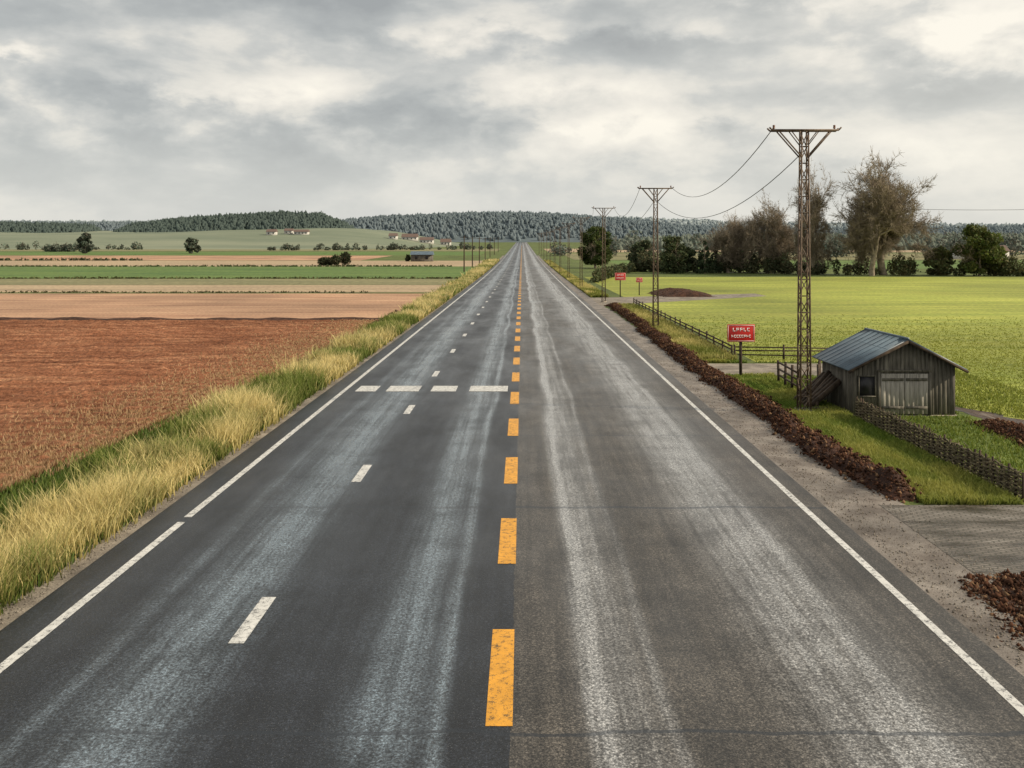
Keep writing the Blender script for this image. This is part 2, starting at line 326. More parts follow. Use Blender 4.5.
n=70000; y=logy(n,7.5,200); lo=vl(y)-.5; x=lo+(-8.5-lo)*R.rand(n); k=np.clip(fbm(x,y)*1.8-.5+R.normal(0,.2,n),0,1)*.7
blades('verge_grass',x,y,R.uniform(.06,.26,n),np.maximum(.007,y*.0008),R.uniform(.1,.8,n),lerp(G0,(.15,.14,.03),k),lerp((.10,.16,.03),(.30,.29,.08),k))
n=50000; y=logy(n,12,72); x=vl(y)-.2-np.abs(R.normal(0,1,n))*2.3; x=np.round(x/.35)*.35+R.normal(0,.035,n); k=R.rand(n)
blades('crop_stubble',x,y,R.uniform(.08,.24,n),np.maximum(.006,y*.0006),R.uniform(.05,.7,n),lerp((.22,.12,.06),(.34,.23,.12),k),lerp((.38,.23,.12),(.6,.43,.25),k),zb=np.full(n,.07))
n=80000; y=logy(n,20.9,47); x=9.35+2.3*R.rand(n); ok=~((y>41.8)&(y<46.5)); x,y=x[ok],y[ok]; n=len(x); k=np.clip(fbm(x*.8,y*.5)*2.2-.7+R.normal(0,.15,n),0,1)
blades('lawn_grass',x,y,R.uniform(.04,.15,n)*(1+k*.8),np.maximum(.007,y*.0006),R.uniform(.1,.9,n),lerp((.09,.14,.02),(.19,.20,.04),k),lerp((.15,.22,.03),(.38,.37,.09),k))
n=50000; y=logy(n,47,330); x=9.2+2.1*R.rand(n); x=np.where(y>92,x-1,x); k=np.clip(fbm(x*.5,y*.2)*2.4-.6+R.normal(0,.15,n),0,1)
ok=(y<91)|(y>107); x,y,k=x[ok],y[ok],k[ok]; n=len(x)
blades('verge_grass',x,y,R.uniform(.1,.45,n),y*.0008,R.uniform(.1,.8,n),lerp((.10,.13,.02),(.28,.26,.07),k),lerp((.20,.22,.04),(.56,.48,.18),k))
n=70000; y=logy(n,12,46.8); x=11.95+9*R.rand(n); ok=~((x>11.6)&(x<15.6)&(y>31.8)&(y<35.6))&~((y>16)&(y<21))&~((x>np.interp(y,[21,26,34],[17.4,16.1,15.6]))&(x<np.interp(y,[21,26,31,34],[21.5,19.5,17.6,16.2]))&(y>20)&(y<34))&~((y>41.8)&(y<46.5)&(x<17.6)); x,y=x[ok],y[ok]; n=len(x); k=np.clip(R.rand(n)*.7+(x>16.5)*.4,0,1)
blades('lawn_grass',x,y,R.uniform(.04,.15,n),np.maximum(.007,y*.0006),R.uniform(.1,.9,n),lerp((.08,.13,.02),(.17,.19,.03),k),lerp((.13,.20,.03),(.30,.315,.06),k))
n=50000; y=logy(n,36,80); x=12.3+(R.rand(n))*(y*.62-6); k=np.clip(fbm(x*.12,y*.12)*1.8-.4+R.normal(0,.1,n),0,1); ok=((x>20.3)|(y>46.8))&(R.rand(n)<(80-y)/30); x,y,k=x[ok],y[ok],k[ok]; n=len(x)
blades('pasture_grass',x,y,R.uniform(.03,.09,n),y*.0006,R.uniform(.2,.9,n),lerp((.17,.205,.035),(.24,.26,.05),k),lerp((.23,.265,.04),(.32,.33,.06),k))

# ------------------------------------------------------------------ utility poles & wires
def bar(a,b,r): return (a,b,r,r)
def pole_mesh():
    H=10.25; S=[]; nb=17; hw=lambda z:.19-.07*z/H
    for sx in(-1,1):
        for sy in (-1,1): S.append(((sx*hw(0),sy*hw(0),-.1),(sx*hw(H),sy*hw(H),H),.036,.032))
    for k in range(nb):
        z0=H*k/nb;z1=H*(k+1)/nb;a=hw(z0);b=hw(z1)
        for f in range(4):
            c0=[(-1,-1),(1,-1),(1,1),(-1,1)]; p=c0[f];q=c0[(f+1)%4]
            if k%2: p,q=q,p
            S.append(bar((p[0]*a,p[1]*a,z0),(q[0]*b,q[1]*b,z1),.021))
            S.append(bar((p[0]*b,p[1]*b,z1),(q[0]*b,q[1]*b,z1),.018))
    for sy in(-.15,.15):
        S+= [bar((-1.2,sy,H-.02),(1.2,sy,H-.02),.045),bar((-1.2,sy,H-.02),(-1.3,sy,H+.08),.035),bar((1.2,sy,H-.02),(1.3,sy,H+.08),.035)]
        for s in(-1,1): S+=[bar((s*.12,sy*.9,H-1.0),(s*.95,sy,H-.05),.03),bar((s*.12,sy*.9,H-.55),(s*.5,sy,H-.05),.022)]
    for xx in (-1.15,-.6,.6,1.15): S.append(bar((xx,-.15,H-.02),(xx,.15,H-.02),.03))
    V,F=tubes(S,4,True)
    me=fastmesh('tmp',V,F,RUST); 
    I=[]
    for xx in (-1.1,1.1):
        for z,r in((.04,.025),(.08,.055),(.12,.04),(.15,.05)): I.append(((xx,0,H+z-.02),(xx,0,H+z+.03),r,r*.8))
    I2=tubes(I,8); Vc,Fc=merge([box(-.28,.28,-.28,.28,-.2,.12)])
    md=me.data; bpy.data.objects.remove(me); return md,I2,(Vc,Fc)
pm,ins,foot=pole_mesh()
insm=None
poles=[(10.25,32.7),(9.65,65),(8.9,98),(8.6,131),(8.5,164),(8.4,198),(8.4,232),(8.4,268),(8.4,306),(8.4,346),(8.4,390),(8.4,440)]
for x,y in poles:
    e=empty('utility_pole',(x,y,float(zf(y)))); o=bpy.data.objects.new('lattice_mast',pm); link(o,e)
    if insm is None:
        o=fastmesh('insulators',*ins,CERAM,parent=e); insm=o.data; o=fastmesh('footing',*foot,GRAVEL,parent=e); fm=o.data
    else: link(bpy.data.objects.new('insulators',insm),e); link(bpy.data.objects.new('footing',fm),e)
def wire(a,b,sag,r=.02,n=24):
    pts=[tuple(np.array(a)*(1-t)+np.array(b)*t-np.array([0,0,sag*4*t*(1-t)])) for t in np.linspace(0,1,n)]
    return [(pts[i],pts[i+1],r,r) for i in range(n-1)]
W=[]
for (x0,y0),(x1,y1) in zip(poles[:-1],poles[1:]):
    W+=wire((x0-1.1,y0,10.35+zf(y0)),(x1+1.1,y1,10.35+zf(y1)),1.5,.016)
    W+=wire((x0,y0,9.5+zf(y0)),(x1-.1,y1,9.5+zf(y1)),1.9,.016)
V,F=tubes(W,4); fastmesh('overhead_cables',V,F,WIRE)
for y in [210,245,285,330,380,440,510]:
    e=empty('telegraph_pole',(-13.5,y,float(zf(y)))); V,F=tubes([((0,0,-.2),(0,0,8.5),.17,.13),((-.9,0,8.1),(.9,0,8.1),.07,.07)],6); fastmesh('pole',V,F,DARKW,parent=e)
for x,y in [(74,190),(122,184)]:
    e=empty('telegraph_pole',(x,y,float(zf(y)))); V,F=tubes([((0,0,-.2),(0,0,14),.17,.13),((-.9,0,13.6),(.9,0,13.6),.07,.07)],6); fastmesh('pole',V,F,DARKW,parent=e)
V,F=tubes(wire((74,190,14.3),(122,184,14.3),.6,.05),4); fastmesh('overhead_cables',V,F,WIRE)

# ------------------------------------------------------------------ signs
def sign(x,y,rz,w,h,top,seed,s=1):
    r=random.Random(seed); e=empty('red_sign',(x,y,float(zf(y))),rz)
    V,F=box(-w/2,w/2,-.02,.02,top-h,top); o=fastmesh('sign_board',V,F,RED,parent=e)
    b=o.modifiers.new('b','BEVEL'); b.width=.015; b.segments=2
    V,F=merge([box(-.06,.06,.022,.12,-.1,top-.06),box(-w*.38,w*.38,.021,.05,top-h*.75,top-h*.68)]); fastmesh('post',V,F,DARKW,parent=e)
    P=[]; y0,y1=-.026,-.022
    for a in [(-w/2+.03,w/2-.03,top-.05,top-.035),(-w/2+.03,w/2-.03,top-h+.035,top-h+.05),(-w/2+.03,-w/2+.045,top-h+.05,top-.05),(w/2-.045,w/2-.03,top-h+.05,top-.05)]: P.append(box(a[0],a[1],y0,y1,a[2],a[3]))
    def row(zc,ch,cw,gap,n):
        x=-(n*(cw+gap)-gap)/2
        for i in range(n):
            k=r.randint(0,4); t_=ch*.2
            P.append(box(x,x+cw*.28,y0,y1,zc-ch/2,zc+ch/2))
            for zz in ([1,-1] if k<2 else [1,0] if k==2 else [0] if k==3 else [-1]): P.append(box(x+cw*.28,x+cw,y0,y1,zc+zz*(ch/2-t_/2)-t_/2,zc+zz*(ch/2-t_/2)+t_/2))
            x+=cw+gap
    row(top-h*.3,h*.2,w*.085,w*.045,5); row(top-h*.68,h*.16,w*.065,w*.025,8)
    V,F=merge(P); fastmesh('lettering',V,F,WSIGN,parent=e)
sign(10.05,41.3,.0,1.26,.80,2.45,5)
sign(11.8,108,0,1.3,.9,2.9,8); sign(14.6,112,0,.8,.6,2.2,9)

# ------------------------------------------------------------------ shed
e=empty('wooden_shed',(13.6,32.0,0))
Wd=1.8; D=3.35; EH=1.78; AH=2.70
P=[]; r=random.Random(4)
pw=.15; n=int(2*Wd/pw)
for i in range(n):
    x0=-Wd+i*pw; xm=x0+pw/2; top=EH+(AH-EH)*(1-abs(xm)/Wd)-.03; o=r.uniform(0,.018)
    for yy,s in((0,-1),(D,1)):
        a,b=sorted((yy+s*o,yy-s*.03)); P.append(box(x0+.004,x0+pw-.004,a,b,.03+r.uniform(0,.05),top))
n=int(D/pw)
for i in range(n):
    y0=.035+i*(D-.07)/n; o=r.uniform(0,.018)
    for xx,s in((-Wd,-1),(Wd,1)):
        a,b=sorted((xx+s*o,xx-s*.028)); P.append(box(a,b,y0+.004,y0+(D-.07)/n-.004,.03,EH-.02))
V,F=merge(P); fastmesh('walls',V,F,PLANK,parent=e)
V,F=merge([box(-Wd+.05,Wd-.05,.04,.06,.0,EH-.05),box(-Wd+.05,-Wd+.07,.07,D-.07,0,EH-.05),box(Wd-.07,Wd-.05,.07,D-.07,0,EH-.05)]); fastmesh('inner_lining',V,F,DARK,parent=e)
V,F=merge([box(-Wd-.06,Wd+.06,-.035,D+.035,-.1,.028)]); fastmesh('plinth',V,F,GRAVEL,parent=e)
ov=.3; sl=(AH-EH)/Wd; P=[];B=[]
for s in(-1,1):
    xe=Wd+ov; ze=EH-ov*sl; th=.05
    V=np.array([[0,-ov,AH],[s*xe,-ov,ze],[s*xe,D+ov,ze],[0,D+ov,AH],[0,-ov,AH+th],[s*xe,-ov,ze+th],[s*xe,D+ov,ze+th],[0,D+ov,AH+th]],float)
    F=np.array([[0,1,2,3],[4,7,6,5],[0,4,5,1],[2,6,7,3],[1,5,6,2],[0,3,7,4]]); P.append((V,F))
    nr=9
    for i in range(nr):
        yy=-ov+.06+i*(D+2*ov-.12)/(nr-1)
        B.append(((s*.02,yy,AH+th+.005),(s*(xe-.01),yy,ze+th+.005),.018,.018))
    for i in range(1,3):
        q=i/3; B.append(((s*xe*q,-ov+.01,AH+(ze-AH)*q+th),(s*xe*q,D+ov-.01,AH+(ze-AH)*q+th),.010,.010))
B.append(((0,-ov-.02,AH+th+.02),(0,D+ov+.02,AH+th+.02),.05,.05))
V,F=merge(P); fastmesh('roof',V,F,ROOF,parent=e)
V,F=tubes(B,4,True); fastmesh('roof_battens',V,F,ROOF,parent=e)
V,F=tubes([((0,-ov-.03,AH-.03),(s*(Wd+ov),-ov-.03,EH-ov*sl-.03),.06,.06) for s in(-1,1)],4,True); fastmesh('bargeboards',V,F,DARKW,parent=e)
P=[];Q=[]
for a,b in((-.86,-.03),(-.01,.82)):
    m=5
    for i in range(m):
        w_=(b-a)/m; o=r.uniform(0,.01); P.append(box(a+i*w_+.004,a+(i+1)*w_-.004,-.06-o,-.03,.07,1.5))
    for zz in(.25,1.25): Q.append(box(a+.03,b-.03,-.085,-.0715,zz,zz+.1))
V,F=merge(P); fastmesh('double_door',V,F,DOOR,parent=e)
V,F=merge(Q+[box(-.97,-.88,-.075,-.025,.03,1.56),box(.84,.93,-.075,-.025,.03,1.56),box(-.97,.93,-.078,-.025,1.563,1.64)]); fastmesh('door_frame',V,F,PLANK,parent=e)
V,F=merge([box(-1.62,-1.08,-.05,-.022,.72,1.4)]); fastmesh('window_pane',V,F,DARK,parent=e)
V,F=merge([box(-1.66,-1.04,-.07,-.023,1.403,1.44),box(-1.66,-1.04,-.07,-.023,.68,.717),box(-1.66,-1.623,-.068,-.023,.72,1.4),box(-1.077,-1.04,-.068,-.023,.72,1.4)]); fastmesh('window_frame',V,F,PLANK,parent=e)
e=empty('lean_to_boards',(11.4,33.2,0)); S=[]
for i in range(7):
    y0=.1+i*.27; S.append(((-.75+r.uniform(-.1,.1),y0,.03),(.36,y0+r.uniform(-.05,.05),1.15+r.uniform(-.1,.1)),.12,.12))
V,F=tubes(S,4,True); fastmesh('boards',V,F,DARKW,parent=e)
V,F=merge([box(-.55,-.45,.0,2,.0,.32),box(-.85,-.2,-.5,-.2,.0,.14)]); fastmesh('timber_sleeper',V,F,DARKW,parent=e)

# ------------------------------------------------------------------ fences
def wattle(x0,y0,x1,y1,h,seed):
    e=empty('wattle_fence'); r=random.Random(seed); L=math.hypot(x1-x0,y1-y0); n=int(L/.32); S=[];T=[]
    for i in range(n+1):
        t_=i/n; x=x0+(x1-x0)*t_; y=y0+(y1-y0)*t_; hh=h+r.uniform(.0,.14); S.append(((x,y,-.1),(x+r.uniform(-.03,.03),y+r.uniform(-.03,.03),hh),.038,.03))
    for k in range(13):
        z=.05+k*h*.075
        for i in range(n):
            a=i/n;b=(i+1)/n; s=.05*(1 if (i+k)%2 else -1)
            T.append(((x0+(x1-x0)*a-s*.8,y0+(y1-y0)*a,z+r.uniform(-.02,.02)),(x0+(x1-x0)*b+s*.8,y0+(y1-y0)*b,z+r.uniform(-.02,.02)),r.uniform(.018,.034),r.uniform(.018,.034)))
    for k in range(int(L*60)):
        t_=r.random(); x=x0+(x1-x0)*t_+r.uniform(-.14,.14); y=y0+(y1-y0)*t_; z=r.uniform(.1,h*1.02); d=(r.uniform(-.15,.15),r.uniform(-.2,.2),r.uniform(-.05,.14)); T.append(((x,y,z),(x+d[0],y+d[1],z+d[2]),.013,.006))
    V,F=tubes(S,4,True); fastmesh('stakes',V,F,DARKW,parent=e)
    V,F=tubes(T,4,True); fastmesh('woven_rods',V,F,TWIG,parent=e)
wattle(11.8,21.2,11.72,31.5,.66,1)
wattle(13.2,11,11.8,15.8,.62,2)
def railfence(pts,h,seed,sp=2.2,rails=(.35,.65,.93)):
    e=empty('timber_fence'); r=random.Random(seed);S=[]
    for (x0,y0),(x1,y1) in zip(pts[:-1],pts[1:]):
        L=math.hypot(x1-x0,y1-y0); n=max(1,int(L/sp))
        for i in range(n+1):
            t_=i/n; x=x0+(x1-x0)*t_;y=y0+(y1-y0)*t_; S.append(((x,y,-.1),(x+r.uniform(-.04,.04),y,h+r.uniform(0,.15)),.07,.06))
        for z in rails: S.append(((x0,y0,z*h),(x1,y1,z*h+r.uniform(-.05,.05)),.045,.045))
    V,F=tubes(S,4,True); fastmesh('rails',V,F,DARKW,parent=e)
railfence([(11.4,48.2),(16.5,47.7)],.7,3)
railfence([(11.35,48.6),(11.4,92)],.7,4)
railfence([(11.2,36.4),(11.3,39.6)],.95,5,.9); railfence([(11.9,36.2),(13.4,40.5)],.9,6,1.0)

# ------------------------------------------------------------------ trees
def skeleton(seed,levels,up=.05,spread=.62,trunk=.28,twigs=0,tl=4):
    r=random.Random(seed); S=[];tips=[]
    def nrm(v):
        l=math.sqrt(sum(c*c for c in v))+1e-9; return [c/l for c in v]
    def rv(s): return [r.gauss(0,s),r.gauss(0,s),r.gauss(0,s)]
    def rec(p,d,L,rad,lev):
        n=3
        for i in range(n):
            q_=rv(.12); d=nrm([d[0]+q_[0],d[1]+q_[1],d[2]+q_[2]+up]); q=[p[k]+d[k]*L/n for k in range(3)]; r2=rad*(.9 if lev else .93)
            S.append((tuple(p),tuple(q),rad,r2)); p=q;rad=r2
            if i>=1 and 0<lev<levels or (lev==0 and i==2):
                w=rv(spread*.95); rec(p,nrm([d[0]+w[0],d[1]+w[1],d[2]*.8+w[2]]),L*r.uniform(.5,.75),rad*.5,lev+1)
            if twigs and lev>=tl:
                for _ in range(twigs):
                    w=rv(.7); dd=nrm([d[0]+w[0],d[1]+w[1],d[2]+w[2]+.1]); l=trunk*r.uniform(.12,.32); S.append((tuple(p),tuple(p[k]+dd[k]*l for k in range(3)),.0012,.0007))
        if lev<levels:
            for k in range(4 if lev==0 else 2):
                w=rv(spread*.62); rec(p,nrm([d[0]+w[0],d[1]+w[1],d[2]+w[2]]),L*r.uniform(.76,.95)*(1.3 if lev==0 else 1),rad*.68,lev+1)
        else: tips.append(p)
    rec([0,0,0],[0,0,1],trunk,.035,0); return S,tips
def scaleS(S,tips,H):
    top=float(np.percentile([s[1][2] for s in S],99)); k=H/top
    return [(tuple(c*k for c in a),tuple(c*k for c in b),max(r0*k,.011),max(r1*k,.009)) for a,b,r0,r1 in S],[tuple(c*k for c in t_) for t_ in tips]
bare=[];bw=[]
for sd in (3,14,27):
    S,tp=skeleton(sd,5,.03,.78,.17,5,4); S,tp=scaleS(S,tp,10); big=[s for s in S if s[2]>.06]; sm=[s for s in S if s[2]<=.06]
    A_=np.array([s[1] for s in S]); cx_,cy_=np.median(A_[:,0]),np.median(A_[:,1]); rad_=np.percentile(np.hypot(A_[:,0]-cx_,A_[:,1]-cy_),94); bw.append(rad_*2)
    V,F=merge([tubes(big,6),tubes(sm,3)]); V[:,0]-=cx_*np.clip(V[:,2]/4,0,1); V[:,1]-=cy_*np.clip(V[:,2]/4,0,1); o=fastmesh('tmp',V,F,BARK); bare.append(o.data); bpy.data.objects.remove(o)
def bare_tree(x,y,H,k,rz,W_):
    o=bpy.data.objects.new('bare_tree',bare[k]); o.location=(x,y,float(zf(y))-.1); s=W_/bw[k]; o.scale=(s,s,H/10); o.rotation_euler=(0,0,rz); link(o)
def leaves(ctr,rad,n,size,base,seed,shell=.55,var=.35):
    r=np.random.RandomState(seed); ctr=np.array(ctr,float);rad=np.array(rad,float); vol=(rad.prod(1))**(2/3.); idx=r.choice(len(ctr),n,p=vol/vol.sum())
    d=r.normal(size=(n,3)); d/=np.linalg.norm(d,axis=1,keepdims=True); rr=(shell+(1-shell)*r.rand(n,1))*(1+r.normal(0,.12,(n,1))); p=ctr[idx]+d*rad[idx]*rr
    a=r.normal(size=(n,3));a/=np.linalg.norm(a,axis=1,keepdims=True);b=np.cross(a,r.normal(size=(n,3)));b/=np.linalg.norm(b,axis=1,keepdims=True)
    s=size*r.uniform(.5,1.3,(n,1)); V=np.stack([p-a*s,p+b*s*.6,p+a*s,p-b*s*.6],1).reshape(-1,3); V[:,2]=np.maximum(V[:,2],0)
    cl=r.uniform(1-var,1+var,len(ctr)); c=np.array(base)[None]*(cl[idx]*r.uniform(.7,1.3,n))[:,None]; c[:,0]*=r.uniform(.8,1.3,n)
    return V,np.arange(4*n).reshape(-1,4),np.repeat(c,4,0)
def leafy_tree(name,x,y,H,Wd,seed,base,n=9000,size=.3,low=.12):
    r=random.Random(seed); S,tp=skeleton(seed,4,.04,.6,.22); S,tp=scaleS(S,tp,H*.9); e=empty(name,(x,y,float(zf(y))-.05))
    mx=max(max(abs(t_[0]),abs(t_[1])) for t_ in tp); k=min(1.0,Wd/2/mx)
    S=[((a[0]*k,a[1]*k,a[2]),(b[0]*k,b[1]*k,b[2]),r0,r1) for a,b,r0,r1 in S]; V,F=tubes(S,5); fastmesh('trunk',V,F,BARK,parent=e)
    C=[];Rr=[]
    for i in range(60):
        th=r.random()*6.28; u=r.random(); z=H*(low+(1-low)*(.08+.85*u)); prof=math.sin(math.pi*min(1,(.2+.74*u)))**.6*Wd/2*.85; q=math.sqrt(r.random())
        C.append((math.cos(th)*prof*q,math.sin(th)*prof*q,z)); s=r.uniform(.08,.17)*min(H,Wd*1.2); Rr.append((s,s,s*.75))
    V,F,c=leaves(C,Rr,n,size,base,seed); fastmesh('crown',V,F,LEAF,c,parent=e)
def conifer(x,y,H,Wd,seed,base=(.03,.05,.022),n=5000):
    r=np.random.RandomState(seed); e=empty('conifer_tree',(x,y,float(zf(y)))); V,F=tubes([((0,0,0),(0,0,H*.97),.2,.04)],6); fastmesh('trunk',V,F,BARK,parent=e)
    C=[];Rr=[]
    for i in range(60):
        u=r.rand()**1.3; z=H*(.06+.9*u); a=r.rand()*6.28; R0=Wd/2*(1-u)**.85*.75; C.append((math.cos(a)*R0,math.sin(a)*R0,z)); Rr.append((Wd*.14*(1.1-u),Wd*.14*(1.1-u),H*.045))
    V,F,c=leaves(C,Rr,n,.22,base,seed,.2); fastmesh('crown',V,F,LEAF,c,parent=e)
def hedge(name,pts,h,w,n,size,base,seed,gap=0):
    r=random.Random(seed); C=[];Rr=[]
    for (x0,y0),(x1,y1) in zip(pts[:-1],pts[1:]):
        L=math.hypot(x1-x0,y1-y0); m=max(2,int(L/(h*.3)))
        for i in range(m):
            if r.random()<gap: continue
            t_=r.random(); hh=h*(.35+.85*r.random()*(.5+float(fbm((x0+L*t_)*.06,seed))))*1.1; z=float(zf(y0+(y1-y0)*t_))
            C.append((x0+(x1-x0)*t_,y0+(y1-y0)*t_+r.uniform(-w,w)/2,z+hh*.5)); Rr.append((h*r.uniform(.25,.6),w*.5,hh*.52))
    V,F,c=leaves(C,Rr,n,size,base,seed,.5,.4); fastmesh(name,V,F,LEAF,c)

bare_tree(75.5,188,23.0,0,.4,18); bare_tree(71.5,184,18,1,2.1,12); bare_tree(62,192,20.5,2,1.0,8.5)
bare_tree(54.5,200,15.5,2,2.4,10); bare_tree(49.5,205,12.5,1,3.6,10); bare_tree(46.5,203,10,1,5.9,9); bare_tree(58.5,204,13,0,.3,9)
leafy_tree('oak_tree',19.6,240,11.2,10.2,5,(.055,.08,.02),14000,.3,.03)
leafy_tree('oak_tree',93.5,184,10.5,10,6,(.09,.115,.03),12000,.3,.02)
leafy_tree('oak_tree',87,188,6,7,16,(.10,.115,.045),5000,.28,.0)
leafy_tree('oak_tree',33.5,200,8.2,7,9,(.06,.08,.035),7000,.28,.0)
leafy_tree('oak_tree',29,215,7.5,8,10,(.07,.09,.045),6000,.28,.0)
leafy_tree('oak_tree',38,208,6,6,21,(.06,.08,.035),5000,.28,.0)
conifer(40.2,198,7.8,4.6,12,(.04,.06,.03)); conifer(43.5,203,6.5,4,13,(.04,.06,.03))
leafy_tree('oak_tree',104,205,7,9,26,(.08,.10,.05),5000,.28,.0)
hedge('hedge',[(26,214),(48,203),(66,190)],3.6,4,16000,.28,(.095,.105,.055),31)
hedge('hedge',[(66,190),(84,186),(100,183),(135,176)],3.2,3,16000,.26,(.095,.105,.045),32,.15)
hedge('hedge',[(100,182),(140,170)],1.3,1.4,6000,.22,(.06,.07,.03),39)
hedge('hedge',[(12,150),(20,190),(27,214)],2.0,2,6000,.28,(.075,.09,.04),33,.3)
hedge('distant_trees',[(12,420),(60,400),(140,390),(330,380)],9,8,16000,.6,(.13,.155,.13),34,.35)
hedge('bush',[(-61,268),(-57.5,270)],2.8,2.5,2500,.25,(.05,.06,.03),35); hedge('bush',[(-55.5,269),(-53,269)],3.4,2.5,2500,.25,(.05,.06,.03),36)
hedge('hedge',[(-350,118),(-20,117.5)],.25,.6,9000,.12,(.07,.07,.03),37,.2)
hedge('hedge',[(-300,169),(-11,169)],.3,1,9000,.2,(.08,.095,.035),38,.2)
hedge('hedge',[(-330,256),(-20,257)],.4,1,9000,.25,(.08,.10,.045),40,.2)
hedge('hedge',[(-420,332),(-140,332)],.8,1,7000,.35,(.08,.10,.05),41,.3)
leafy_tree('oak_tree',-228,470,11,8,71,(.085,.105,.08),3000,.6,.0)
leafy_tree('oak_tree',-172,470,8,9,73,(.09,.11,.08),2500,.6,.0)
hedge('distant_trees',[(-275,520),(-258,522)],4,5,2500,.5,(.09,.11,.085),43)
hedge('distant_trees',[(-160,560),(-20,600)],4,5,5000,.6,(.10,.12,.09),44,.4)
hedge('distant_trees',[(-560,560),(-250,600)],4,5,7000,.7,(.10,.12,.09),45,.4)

# ------------------------------------------------------------------ hills
def sm(t_): t_=np.clip(t_,0,1); return t_*t_*(3-2*t_)
def hillA(X,Y): return zf(Y)-1+ 17*sm((Y-560)/340)*sm((-X-40)/130)*(.75+.5*fbm(X*.006,Y*.006))
grid('hill',np.linspace(-1100,-30,60),np.linspace(540,1000,40),hillA,HAZEF)
def forest(name,prof,Y0,depth,n,th,base,seed,tw=5):  # base: tree and hill colour with aerial haze painted in
    r=np.random.RandomState(seed); px=[p[0] for p in prof]; pz=[p[1] for p in prof]
    top=lambda X:np.interp(X,px,pz)+(fbm(X*.012+seed,X*0)-.5)*th*.5
    def hz(X,Y): return zf(Y)-2+(np.maximum(top(X)-th-zf(Y),0))*sm((Y-Y0+depth)/depth)
    h=two(name+'_floor',tuple(c*.8 for c in base),tuple(c*1.1 for c in base),.02,.3,.05,1,spec=0)
    e=grid('hill',np.linspace(px[0],px[-1],160),np.linspace(Y0-depth,Y0+depth*.6,24),hz,h)
    X=r.uniform(px[0],px[-1],n); u=r.rand(n)**.6; Y=Y0-depth*.85*(1-u)+r.uniform(0,8,n); ok=(top(X)-zf(Y0))>th*.7; X,Y=X[ok],Y[ok]; n=len(X); Z=hz(X,Y)
    k=6; a=np.arange(k)*2*math.pi/k; H=th*np.clip(r.normal(.85,.15,n),.4,1.3); Wt=tw*r.uniform(.5,1.2,n); con=r.rand(n)<.6
    V=[];
    rings=[(.0,.8,.75),(.3,.9,1.0),(.68,.45,.85)]
    for f,wc,wr in rings:
        rad=(Wt*np.where(con,wc,wr))[:,None]*r.uniform(.6,1.35,(n,k)); V.append(np.stack([X[:,None]+np.cos(a)*rad,Y[:,None]+np.sin(a)*rad,(Z+H*f)[:,None]+r.normal(0,.07,(n,k))*H[:,None]],2))
    V.append(np.stack([X+r.normal(0,.5,n),Y,Z+H*np.where(con,1,.9)],1)[:,None,:]); V=np.concatenate(V,1); m=3*k+1
    F=[]
    for q in range(2):
        for j in range(k): F+= [[q*k+j,q*k+(j+1)%k,(q+1)*k+(j+1)%k],[q*k+j,(q+1)*k+(j+1)%k,(q+1)*k+j]]
    for j in range(k): F.append([2*k+j,2*k+(j+1)%k,3*k])
    F=(np.array(F)[None]+np.arange(n)[:,None,None]*m).reshape(-1,3)
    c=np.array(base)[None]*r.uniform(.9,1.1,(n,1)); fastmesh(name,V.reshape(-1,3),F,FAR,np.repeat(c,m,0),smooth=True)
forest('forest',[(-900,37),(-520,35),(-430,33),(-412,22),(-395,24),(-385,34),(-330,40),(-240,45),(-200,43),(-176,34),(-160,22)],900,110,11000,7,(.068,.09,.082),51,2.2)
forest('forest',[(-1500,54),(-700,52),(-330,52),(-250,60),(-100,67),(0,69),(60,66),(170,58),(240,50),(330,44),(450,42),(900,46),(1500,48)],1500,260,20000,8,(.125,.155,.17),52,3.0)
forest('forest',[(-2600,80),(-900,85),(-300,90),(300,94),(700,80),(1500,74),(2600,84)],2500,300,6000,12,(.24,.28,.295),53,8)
forest('forest',[(60,14),(75,17),(120,18),(200,17),(330,19),(500,21)],620,60,2500,7,(.13,.15,.125),54,3)

# ------------------------------------------------------------------ distant farm buildings
def house(name,x,y,w,d,h,rh,z,wallm,roofm,rz=0):
    e=empty(name,(x,y,z),rz); V,F=box(-w/2,w/2,0,d,-1,h); fastmesh('walls',V,F,wallm,parent=e)
    V=np.array([[-w/2-.4,-.4,h],[w/2+.4,-.4,h],[w/2+.4,d+.4,h],[-w/2-.4,d+.4,h],[-w/2-.2,d/2,h+rh],[w/2+.2,d/2,h+rh]]); V[:,2]+=.01
    me=bpy.data.meshes.new('roof'); me.from_pydata(V.tolist(),[],[(0,1,5,4),(2,3,4,5),(0,4,3),(1,2,5),(0,3,2,1)]); me.materials.append(roofm); link(bpy.data.objects.new('roof',me),e)
    P=[]; n=max(1,int(w/3))
    for i in range(n):
        xx=-w/2+(i+.5)*w/n; P.append(box(xx-.45,xx+.45,-.05,-.01,h*.35,h*.75))
    V,F=merge(P); fastmesh('windows',V,F,DARK,parent=e)
for x,y,w,h,rh in [(-212,760,8,3,2.2),(-200,770,7,3,2),(-188,765,12,2.6,2)]: house('farmhouse',x,y,w,6,h,rh,float(hillA(np.array(x),np.array(y))),RENDER_,TILE)
for x,y,w,h,rh in [(-100,800,14,3,3),(-84,790,12,3,2.6),(-68,800,9,3,3),(-112,780,7,3,2.4)]: house('farmhouse',x,y,w,7,h,rh,float(hillA(np.array(x),np.array(y))),RENDER_,TILE)
for x,y,w in [(178,355,12),(192,362,8)]: house('farmhouse',x,y,w,6,3,2.4,float(zf(y)),RENDER_,TILE)
house('farm_shed',-35.5,318,7.5,4,2.4,1.2,float(zf(318)),PLANK,ROOF)
hedge('bush',[(-42,320),(-39.5,320)],2,1.5,900,.25,(.05,.06,.03),61)

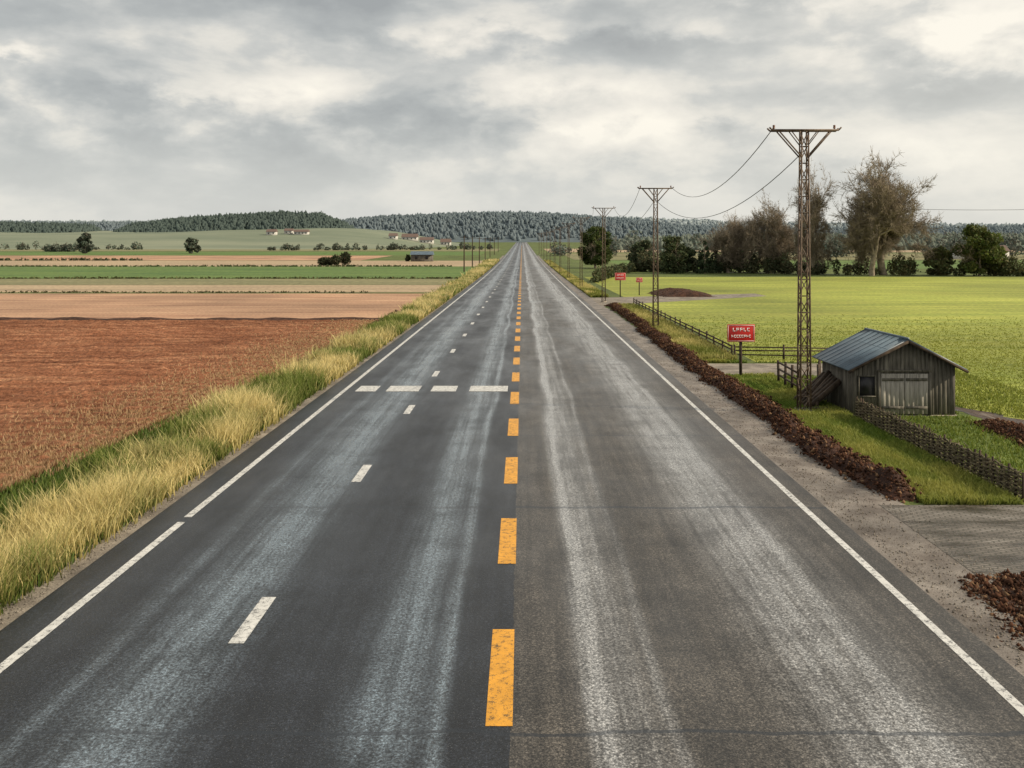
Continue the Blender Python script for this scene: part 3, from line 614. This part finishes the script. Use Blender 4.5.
# ------------------------------------------------------------------ sky, sun, camera
w=bpy.data.worlds.new('World'); sc.world=w; w.use_nodes=True; nt_=w.node_tree; nt_.nodes.clear()
T=NT.__new__(NT); T.t=nt_; T.m=None
out=T.n('ShaderNodeOutputWorld'); bg=T.n('ShaderNodeBackground'); T.l(bg.outputs[0],out.inputs[0]); bg.inputs[1].default_value=.1
sky=T.n('ShaderNodeTexSky'); sky.sky_type='NISHITA'; sky.sun_disc=False
sd=Vector((1,-.16,.60)).normalized(); el=math.asin(sd.z); az=math.atan2(sd.x,sd.y)
sky.sun_elevation=el; sky.sun_rotation=az; sky.air_density=1; sky.dust_density=2
tc=T.n('ShaderNodeTexCoord'); T.obj=tc.outputs['Generated']; s3=T.n('ShaderNodeSeparateXYZ'); T.l(T.obj,s3.inputs[0])
n0=T.noise(2.6,2,.5,T.map((1,1,3.2),(.3,.1,.2))); 
n1=T.noise(5.0,7,.54,T.map((1,1,2.5),(3.1,1.7,.4)),.12); n2=T.noise(15,7,.58,T.map((1,1,1.8),(8,2,0)),.15)
k=T.m_('ADD',T.m_('MULTIPLY',n1,.64),T.m_('MULTIPLY',n2,.22)); k=T.m_('ADD',k,T.m_('MULTIPLY',n0,.14))
yy=T.m_('MAXIMUM',s3.outputs[1],.15); A=T.m_('DIVIDE',s3.outputs[0],yy); E=T.m_('DIVIDE',s3.outputs[2],yy)
wa=T.m_('ADD',A,T.m_('MULTIPLY',T.m_('SUBTRACT',n2,.5),.30)); we=T.m_('ADD',E,T.m_('MULTIPLY',T.m_('SUBTRACT',n2,.5),.08))
for a,e_,wx,wz,am in [(-.42,.275,.30,.028,-.08),(-.32,.10,.36,.035,-.06),(.44,.185,.13,.026,-.14),(-.07,.20,.11,.018,-.07),(.28,.265,.10,.016,-.07),(.12,.225,.10,.010,-.07),
    (-.34,.18,.16,.020,.08),(.07,.185,.14,.020,.07),(-.02,.245,.16,.014,.06),(.52,.255,.09,.03,.14),(-.57,.215,.04,.01,.13),(.50,.11,.14,.03,.08),(.13,.14,.12,.012,.06)]:
    u=T.m_('DIVIDE',T.m_('SUBTRACT',wa,a),wx); v=T.m_('DIVIDE',T.m_('SUBTRACT',we,e_),wz); g=T.m_('EXPONENT',T.m_('MULTIPLY',T.m_('ADD',T.m_('MULTIPLY',u,u),T.m_('MULTIPLY',v,v)),-1))
    k=T.m_('ADD',k,T.m_('MULTIPLY',g,am))
cl=T.ramp(k,[(.34,(.37,.385,.385)),(.43,(.47,.485,.475)),(.49,(.61,.61,.58)),(.53,(.76,.735,.67)),(.57,(.85,.81,.73)),(.66,(1.03,.97,.85))])
hz=T.ramp(s3.outputs[2],[(.0,1),(.05,.7),(.14,0)])
cl=T.mix(T.m_('MULTIPLY',hz,.82),cl,(.73,.73,.69))
wr=T.ramp(s3.outputs[0],[(.0,.0),(.75,1)]); cl=T.mix(T.m_('MULTIPLY',wr,.4),cl,(.96,.91,.79))
lf=T.mix(1,cl,(10.4,10.4,10.4),'MULTIPLY')
fin=T.mix(.08,lf,sky.outputs[0])
T.l(fin,bg.inputs[0])
L=bpy.data.lights.new('sun','SUN'); L.energy=5.0; L.angle=math.radians(.6); L.color=(1,.86,.66); lo=bpy.data.objects.new('sun',L); lo.rotation_euler=sd.to_track_quat('Z','Y').to_euler(); lo.location=(40,-5,30); link(lo)
cam=bpy.data.cameras.new('camera'); cam.sensor_width=36; cam.lens=31.64; cam.shift_x=-10/1024; cam.shift_y=-137/1024; cam.clip_end=20000; cam.clip_start=.1
co=bpy.data.objects.new('camera',cam); co.location=(0,0,6); co.rotation_euler=(math.radians(90),0,0); link(co); sc.camera=co
